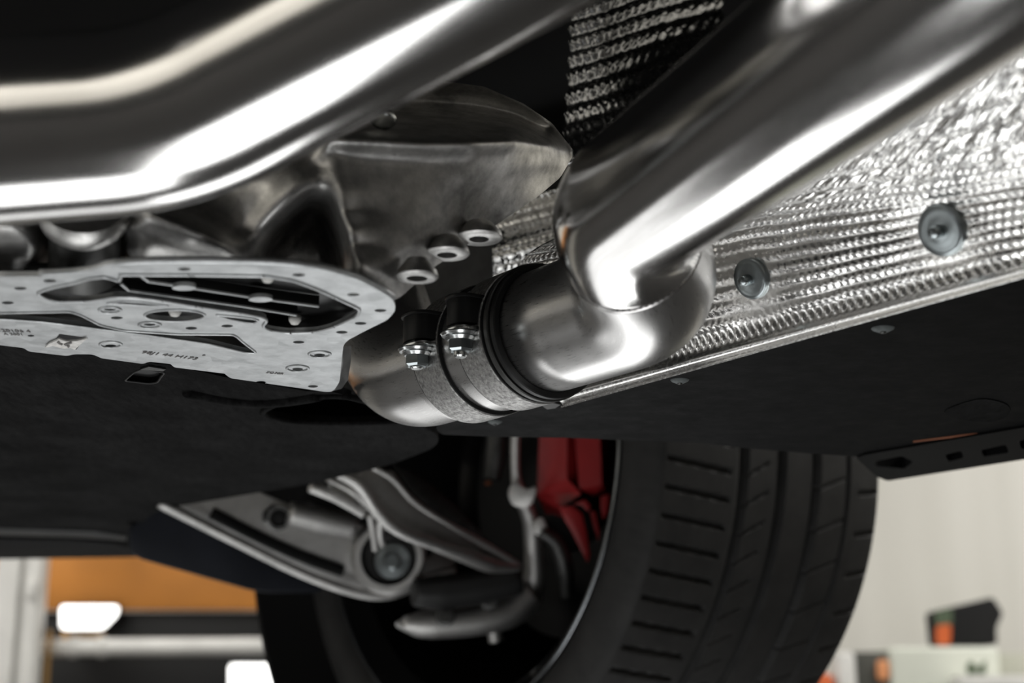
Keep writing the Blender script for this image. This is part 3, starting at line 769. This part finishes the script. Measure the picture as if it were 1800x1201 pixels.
link('hub', lathe_mesh([(.0001, -.075), (.055, -.075), (.06, -.07), (.075, -.04), (.0899, -.03), (.0899, .0), (.0001, .0)], WC+U*.045, U, 64, Z), BLACK, disc)
liner = []
pr = []
tag(link('wheel_arch_liner', fix((lambda: (lambda n: mesh([WC+U*o+(-V*math.cos(a)+Z*math.sin(a))*r for a in [math.radians(100+150*k/n) for k in range(n+1)] for o, r in ((-.20, .385), (.16, .385), (.16, .392), (-.20, .392))],
    [[i*4+k, i*4+(k+1) % 4, i*4+4+(k+1) % 4, i*4+4+k] for i in range(n) for k in range(4)]+[[3, 2, 1, 0], [4*n, 4*n+1, 4*n+2, 4*n+3]]))(40))()), BLACK2, None, True, 40),
    'black wheel arch liner curving down in front of the wheel', 'liner')

# ------------------------------------------------------------------ suspension
def pp(name, poly, d, thick, m, parent, bevel=.003, sm=None):
    """cast piece: outline seen from the rear, at depth d (number or (x0,d0,x1,d1)), solid by thick away from the rear"""
    pl = catmull(poly, sm) if sm else poly
    def dep(x): return d if not isinstance(d, tuple) else d[1]+(x-d[0])/(d[2]-d[0])*(d[3]-d[1])
    P = [at(x, y, dep(x)) for x, y in pl]; B = [ray(x, y).normalized()*thick for x, y in pl]
    return link(name, slab_mesh(P, B, bevel), m, parent, True, 45)
def bar(name, pts, r, m, parent, seg=14, n=6):
    P = [Vector(tuple(p)) for p in catmull([tuple(at(*q)) for q in pts], n, False)]
    if isinstance(r, (list, tuple)): r = np.interp(np.linspace(0, 1, len(P)), np.linspace(0, 1, len(r)), r)
    return link(name, tube_mesh(P, r, seg), m, parent)
def g8(x, y): return (x/2.5714+500, y/2.5714+734)
AD = (265, 1.46, 830, 1.60)
def ad(x, o=0): return AD[1]+(x-AD[0])/(AD[2]-AD[0])*(AD[3]-AD[1])+o
arm = thing('control_arm', at(600, 960, 1.5), 'cast grey lower control arm with a bolt eye, running from the undertray to the wheel', 'control arm')
pp('web', [(292, 890), (380, 872), (450, 862), (520, 892), (600, 915), (650, 925), (700, 935), (760, 968), (800, 985), (800, 1002), (745, 1012), (718, 1034), (690, 1042), (650, 1040), (600, 1026), (500, 986), (400, 938)], (AD[0], AD[1]+.02, AD[2], AD[3]+.02), .03, ARM, arm, .003)
bar('lower_rail', [(280, 884, ad(280)), (340, 914, ad(340)), (420, 954, ad(420)), (520, 1003, ad(520)), (600, 1034, ad(600)), (660, 1047, ad(660)), (705, 1040, ad(705)), (745, 1018, ad(745)), (800, 1004, ad(800))], .0055, ARM, arm)
bar('groove', [(372, 902, ad(372, .018)), (450, 942, ad(450, .018)), (530, 978, ad(530, .018)), (602, 1004, ad(602, .018))], .0062, BLACK2, arm)  # black bar: the shade in the casting's groove, put into colour
bar('raised_rib', [(508, 902, ad(508, .006)), (560, 914, ad(560, .006)), (622, 928, ad(622, .006))], [.012, .0135, .012], ARM, arm, 18)
eyec = at(683, 980, ad(683, -.008)); vd = ray(683, 980).normalized()
link('eye', lathe_mesh([(.030, 0), (.036, 0), (.040, .004), (.040, .04), (.030, .04)], eyec, vd, 48, None, True), ARM, arm, True, 40)
link('bushing', lathe_mesh([(.012, .010), (.0299, .008), (.0299, .035), (.012, .035)], eyec, vd, 40, None, True), BOOT, arm)
bt_ = link('bolt', lathe_mesh([(.0001, -.012), (.007, -.012), (.010, -.008), (.010, .0), (.0185, .001), (.0190, .006), (.0190, .02), (.0001, .02)], eyec+vd*.004+Vector((.004, 0, -.004)), vd, 32), ZINC2, arm, True, 35)
link('hole_ring', lathe_mesh([(.0095, -.002), (.0125, -.002), (.0125, .012), (.0095, .012)], at(490, 911, ad(490, .012)), ray(490, 911), 36, None, True), ZINC, arm, True, 35)
link('hole', lathe_mesh([(.0001, .001), (.0094, .001), (.0094, .012), (.0001, .012)], at(490, 911, ad(490, .012)), ray(490, 911), 36), BLACK2, arm)
for pts in ([(462, 902), (478, 888), (500, 892), (478, 916), (462, 916)], [(520, 868), (560, 852), (620, 893), (642, 908), (640, 918), (575, 900)], [(724, 962), (744, 954), (766, 966), (752, 982), (732, 984)]):
    pp('pocket', pts, (AD[0], AD[1]+.016, AD[2], AD[3]+.016), .006, BLACK2, arm, .0008)  # black slabs colour in the shade of the arm's recesses
pp('pad_text', [(545, 936), (592, 942), (590, 944), (545, 938)], (AD[0], AD[1]+.0195, AD[2], AD[3]+.0195), .003, ZINC2, arm, 0)

link_ = thing('trailing_link', at(780, 920, 1.5), 'long cast grey link tapering to a point at the knuckle, above the control arm', 'suspension link')
pp('face', [(612, 842), (640, 826), (690, 828), (722, 870), (770, 908), (830, 946), (915, 992), (908, 1000), (850, 992), (790, 972), (740, 950), (700, 928), (668, 898), (640, 862)], (600, 1.42, 915, 1.56), .02, ARM, link_, .002)
bar('lower_flange', [(592, 832, 1.41), (630, 852, 1.42), (664, 900, 1.435), (700, 932, 1.45), (760, 956, 1.48), (820, 978, 1.51), (862, 994, 1.53), (912, 998, 1.555)], [.0045, .006, .0065, .006, .006, .008, .008, .004], ARM, link_)
bar('upper_flange', [(655, 822, 1.42), (690, 842, 1.43), (730, 884, 1.45), (790, 922, 1.48), (850, 956, 1.52), (914, 994, 1.555)], [.003, .003, .003, .003, .0035, .003], ARM, link_)
bar('brace', [(545, 856, 1.43), (590, 874, 1.44), (640, 902, 1.455)], .0055, ARM, link_)
bar('brace', [(575, 842, 1.44), (620, 866, 1.44), (662, 905, 1.45)], .0030, ARM, link_)
bar('brace', [(650, 905, 1.46), (656, 940, 1.48), (660, 966, 1.49)], .0035, ARM, link_)
bar('brace', [(668, 915, 1.46), (668, 940, 1.48), (672, 958, 1.49)], .0035, ARM, link_)
tag(pp('bracing_plate', [(690, 815), (740, 838), (800, 888), (868, 962), (850, 958), (770, 906), (725, 868)], (690, 1.52, 870, 1.60), .012, DARKST, None, .002),
    'dark grey flat bracing strip just above the pointed cast link', 'bracket')
tag(bar('ball_joint_boot', [(728, 1042, 1.545), (770, 1042, 1.555), (840, 1034, 1.57), (912, 1020, 1.585)], [.014, .0185, .018, .015], BOOT, None, 24),
    'black rubber ball joint boot between the control arm and the lower knuckle', 'rubber boot')
kn = thing('wheel_knuckle', at(900, 1000, 1.6), 'cast grey wheel knuckle curving down between the links and the red caliper', 'knuckle')
pp('foot', [(694, 1098), (712, 1086), (740, 1074), (800, 1062), (850, 1050), (890, 1040), (920, 1020), (948, 1030), (945, 1060), (925, 1085), (905, 1102), (860, 1112), (800, 1120), (742, 1122), (715, 1112)], (700, 1.56, 940, 1.62), .045, ARM, kn, .006, 3)
bar('upright', [(906, 760, 1.58), (906, 830, 1.585), (915, 870, 1.59), (932, 915, 1.60), (937, 970, 1.61), (938, 1020, 1.615), (922, 1065, 1.62)], [.005, .005, .008, .009, .010, .013, .018], ARM, kn, 20)
pp('ear', [(894, 862), (905, 846), (925, 860), (942, 856), (938, 880), (926, 892), (904, 890), (895, 878)], 1.575, .02, ARM, kn, .003, 3)
pp('ear', [(936, 925), (950, 908), (962, 926), (964, 936), (955, 945), (940, 938)], 1.58, .02, ARM, kn, .003, 3)
for x, y in ((783, 1082), (860, 1052)):
    b_ = link('bolt', lathe_mesh([(.0001, -.006), (.004, -.006), (.0045, -.001), (.008, -.001), (.0085, .003), (.0115, .004), (.0115, .012), (.0001, .012)], at(x, y, 1.552 if x < 800 else 1.572), ray(x, y), 24), DARKST, kn, True, 35)
bar('foot_ridge', [(708, 1096, 1.565), (755, 1098, 1.572), (830, 1092, 1.585), (895, 1076, 1.60), (932, 1045, 1.61)], [.007, .0155, .0165, .0175, .018], ARM, kn, 18)
bar('foot_pin', [(868, 1108, 1.60), (872, 1128, 1.60)], .008, ARM, kn)
tag(bar('dust_shield', [(950, 935, 1.58), (978, 955, 1.585), (994, 1000, 1.59), (998, 1050, 1.60)], [.006, .009, .010, .008], DARKST, None, 12),
    'curved dark edge of the brake dust shield between knuckle and wheel rim', 'dust shield')
st = thing('damper_strut', at(880, 800, 1.62), 'dim dark damper strut hanging behind the edge of the underbody panel', 'damper')
bar('tube', [(876, 740, 1.66), (872, 800, 1.66), (866, 842, 1.66)], [.012, .012, .010], DARKST, st, 20)
bar('tip', [(858, 846, 1.64), (859, 852, 1.64)], .0035, RUST, st)
cal = thing('brake_caliper', at(1010, 860, 1.6), 'red brake caliper inside the wheel, the only red part under the car', 'brake caliper')
def g5(x, y): return (x/4.62+820, y/4.62+760)
def ppx(name, poly, d, thick, parent, bevel=.002): return pp(name, [g5(*p) for p in poly], d, thick, RED, parent, bevel)
# four-sided body: two upright lobes with chamfered lower ends, then the lower leg
def facets(name, V3, F_, m, parent):
    return link(name, fix(mesh([at(*g5(x, y), d) for x, y, d in V3], F_)), m, parent, False)
facets('lobe', [(596, -60, 1.60), (815, -60, 1.56), (815, 380, 1.56), (572, 500, 1.60), (930, 500, 1.555), (780, 600, 1.57), (596, -60, 1.68), (880, -60, 1.68), (930, 500, 1.68), (572, 520, 1.68), (880, -60, 1.575), (895, 440, 1.575), (620, 600, 1.62), (660, 700, 1.66), (760, 720, 1.66)],
       [[0, 1, 2, 3], [1, 10, 11, 2], [2, 11, 4], [3, 2, 4, 5], [3, 5, 12], [12, 5, 14, 13], [10, 7, 8, 4, 11], [0, 3, 9, 6], [0, 6, 7, 10, 1], [5, 4, 8, 14], [3, 12, 13, 9], [6, 9, 13, 14, 8, 7]], RED, cal)
facets('lobe', [(872, -60, 1.57), (1080, -60, 1.565), (1100, 430, 1.555), (915, 460, 1.56), (1030, 520, 1.575), (1160, 480, 1.60), (1150, -60, 1.62), (872, -60, 1.68), (1150, -60, 1.68), (1160, 480, 1.68), (915, 460, 1.68)],
       [[0, 1, 2, 3], [3, 2, 5, 4], [1, 6, 5, 2], [0, 7, 8, 6, 1], [6, 8, 9, 5], [0, 3, 10, 7], [3, 4, 5, 9, 10], [7, 10, 9, 8]], RED, cal)
ppx('leg', [(740, 600), (860, 600), (940, 660), (980, 820), (1005, 1000), (985, 1065), (930, 960), (860, 820), (800, 720)], 1.55, .05, cal, .003)
ppx('leg', [(1000, 640), (1050, 640), (1080, 800), (1075, 900), (1040, 800)], 1.56, .04, cal, .002)
ppx('leg', [(1090, 520), (1160, 500), (1150, 640), (1110, 720), (1090, 620)], 1.56, .04, cal, .002)
pp('pad_pin', [g5(*p) for p in [(840, 600), (920, 550), (1010, 545), (1000, 640), (950, 665), (900, 615)]], 1.56, .02, BLACK2, cal, .001)
ppx('bridge', [(850, 590), (960, 545), (1010, 600), (990, 650), (930, 590)], 1.555, .012, cal, .001)

# dark-blue air guide under the arm
ag = [(255, 905), (300, 880), (330, 900), (420, 950), (520, 1008), (572, 1030), (560, 1042), (470, 1042), (440, 1038), (250, 984), (228, 972), (226, 930)]
tag(pp('air_guide', ag, (240, 1.60, 580, 1.72), .03, DUCT, None, .004), 'blue-black plastic air guide below the control arm and left of the wheel', 'air guide')

# ------------------------------------------------------------------ things standing in the hall
post = thing('lift_post', onY(20, 1259, 5.0)*1.0-Z*CZ, 'white steel post standing at the far left edge', 'post')
Yp = 5.0
def pbox(name, x0, x1, zlo, zhi, Y, th, m, parent, bevel=.004):
    a_, b_ = onY(x0, 1259, Y), onY(x1, 1259, Y)
    return link(name, box_mesh(((a_.x+b_.x)/2, Y+th/2, (zlo+zhi)/2), ((b_.x-a_.x)/2, 0, 0), (0, th/2, 0), (0, 0, (zhi-zlo)/2), bevel), m, parent, True, 35)
pbox('web', -30, 56, 0, 3.2, Yp+.03, .06, WHITE, post); pbox('flange', -30, 13, 0, 3.2, Yp, .03, WHITE, post); pbox('flange', 26, 52, 0, 3.2, Yp, .03, WHITE, post)
ybox('bracket', 44, 1022, 60, 1050, Yp-.02, .04, WHITE, post)
rail = thing('guard_rail', onY(260, 1135, 5.1), 'long pale horizontal tube reaching from the white post toward the wheel', 'rail')
A, B = onY(50, 1139, 5.16), onY(640, 1136, 5.16)
link('tube', tube_mesh([A.lerp(B, k/8) for k in range(9)], .030, 24), WHITE, rail)
for x in (130, 180): 
    c = onY(x, 1138, 5.16); link('collar', tube_mesh([c-Vector((.012, 0, 0)), c+Vector((.012, 0, 0))], .036, 24), WHITE, rail)
ybox('stay', 72, 1108, 88, 1240, 5.12, .03, plain('ochre_paint', (.42, .24, .07), .6), rail)
tag(ybox('partition', -1450, 940, 640, 1072, 5.56, .05, ORANGE, None), 'wide orange partition behind the rail at lower left', 'partition')
tag(ybox('dark_cabinet', -1450, 1076, 640, 1300, 5.62, .25, BLACK, None), 'dark cabinet front under the orange partition, behind the rail', 'cabinet')
def lamp(pts, Y, label):
    o = thing('strip_light', onY(*pts[0], Y), label, 'light', 'lit strip lights behind the rail')
    P = [onY(x, y, Y) for x, y in rounded(pts, 8)]
    link('diffuser', slab_mesh(P, Vector((0, .03, 0)), .002), LAMP, o)
    Pb = [onY(x, y, Y+.031) for x, y in rounded([((x-sum(p[0] for p in pts)/len(pts))*1.05+sum(p[0] for p in pts)/len(pts), (y-sum(p[1] for p in pts)/len(pts))*1.1+sum(p[1] for p in pts)/len(pts)) for x, y in pts], 8)]
    link('housing', slab_mesh(Pb, Vector((0, .05, 0)), .002), BLACK, o)
lamp([(106, 1065), (206, 1065), (203, 1080), (178, 1106), (106, 1106)], 5.45, 'small bright white light under the orange partition, above the rail')
lamp([(403, 1168), (492, 1168), (540, 1230), (403, 1230)], 5.45, 'bright white light below the rail, beside the tyre')
tag(ybox('orange_reflection', 108, 1106, 174, 1124, 5.54, .08, plain('orange_reflection_paint', (.62, .33, .09), .6), None), 'small box standing for the orange reflection under the bright light, above the rail', 'box')  # the lamp's orange reflection, built as a coloured box

cab = thing('cabinet', onY(1660, 1259, 5.3)-Z*CZ, 'pale green-white cabinet at lower right with a dark green emblem', 'cabinet')
ca, cb = onY(1562, 1138, 5.3), onY(1756, 1138, 5.3)
link('carcass', box_mesh(((ca.x+cb.x)/2, 5.45, ca.z/2), ((cb.x-ca.x)/2, 0, 0), (0, .15, 0), (0, 0, ca.z/2), .02, 3), CABM, cab, True, 35)
slab('emblem', [onY(x, y, 5.298) for x, y in [(1700, 1166), (1709, 1162), (1719, 1176), (1729, 1162), (1734, 1164), (1732, 1186), (1724, 1186), (1716, 1184), (1700, 1188)]], Vector((0, .004, 0)), GREEN, cab)
tag(ybox('low_cabinet', 1756, 1148, 1900, 1300, 5.4, .3, plain('grey_green_paint', (.50, .50, .42), .6), None), 'lower grey-green cabinet beside the pale one at the right edge', 'cabinet')
tag(ybox('worktop', 1688, 1188, 1900, 1212, 5.15, .13, WHITE, None), 'white shelf edge along the bottom right corner in front of the cabinets', 'shelf')
bx = thing('speaker_box', onY(1700, 1134, 5.35), 'black tilted box with an orange patch on top of the pale cabinet', 'box')
slab('case', [onY(x, y, 5.32) for x, y in rounded([(1642, 1074), (1746, 1050), (1764, 1078), (1752, 1104), (1754, 1134), (1648, 1134)], 8)], Vector((0, .12, 0)), BLACK2, bx, .004)
slab('side_panel', [onY(x, y, 5.316) for x, y in rounded([(1643, 1076), (1674, 1069), (1674, 1098), (1646, 1100)], 4)], Vector((0, .006, 0)), GREEN, bx)
slab('patch', [onY(x, y, 5.314) for x, y in rounded([(1646, 1100), (1672, 1097), (1671, 1134), (1646, 1134)], 7)], Vector((0, .008, 0)), ORANGE2, bx)
bn = thing('tool_bin', onY(1530, 1259, 5.32), 'dark grey bin with a pale orange handle left of the pale cabinet', 'bin')
ybox('body', 1507, 1146, 1558, 1290, 5.32, .2, plain('dark_grey_plastic', (.055, .055, .045), .6), bn)
slab('handle', [onY(x, y, 5.30) for x, y in rounded([(1542, 1160), (1562, 1160), (1563, 1196), (1543, 1196)], 8)], Vector((0, .015, 0)), PEACH, bn, .002)
tag(ybox('white_canister', 1478, 1146, 1504, 1290, 5.28, .1, WHITE, None, .02), 'white canister standing between the tyre and the dark bin', 'canister')
tag(ybox('orange_canister', 1440, 1184, 1466, 1290, 5.28, .1, ORANGE2, None, .02), 'orange canister half hidden by the tyre at the bottom edge', 'canister')
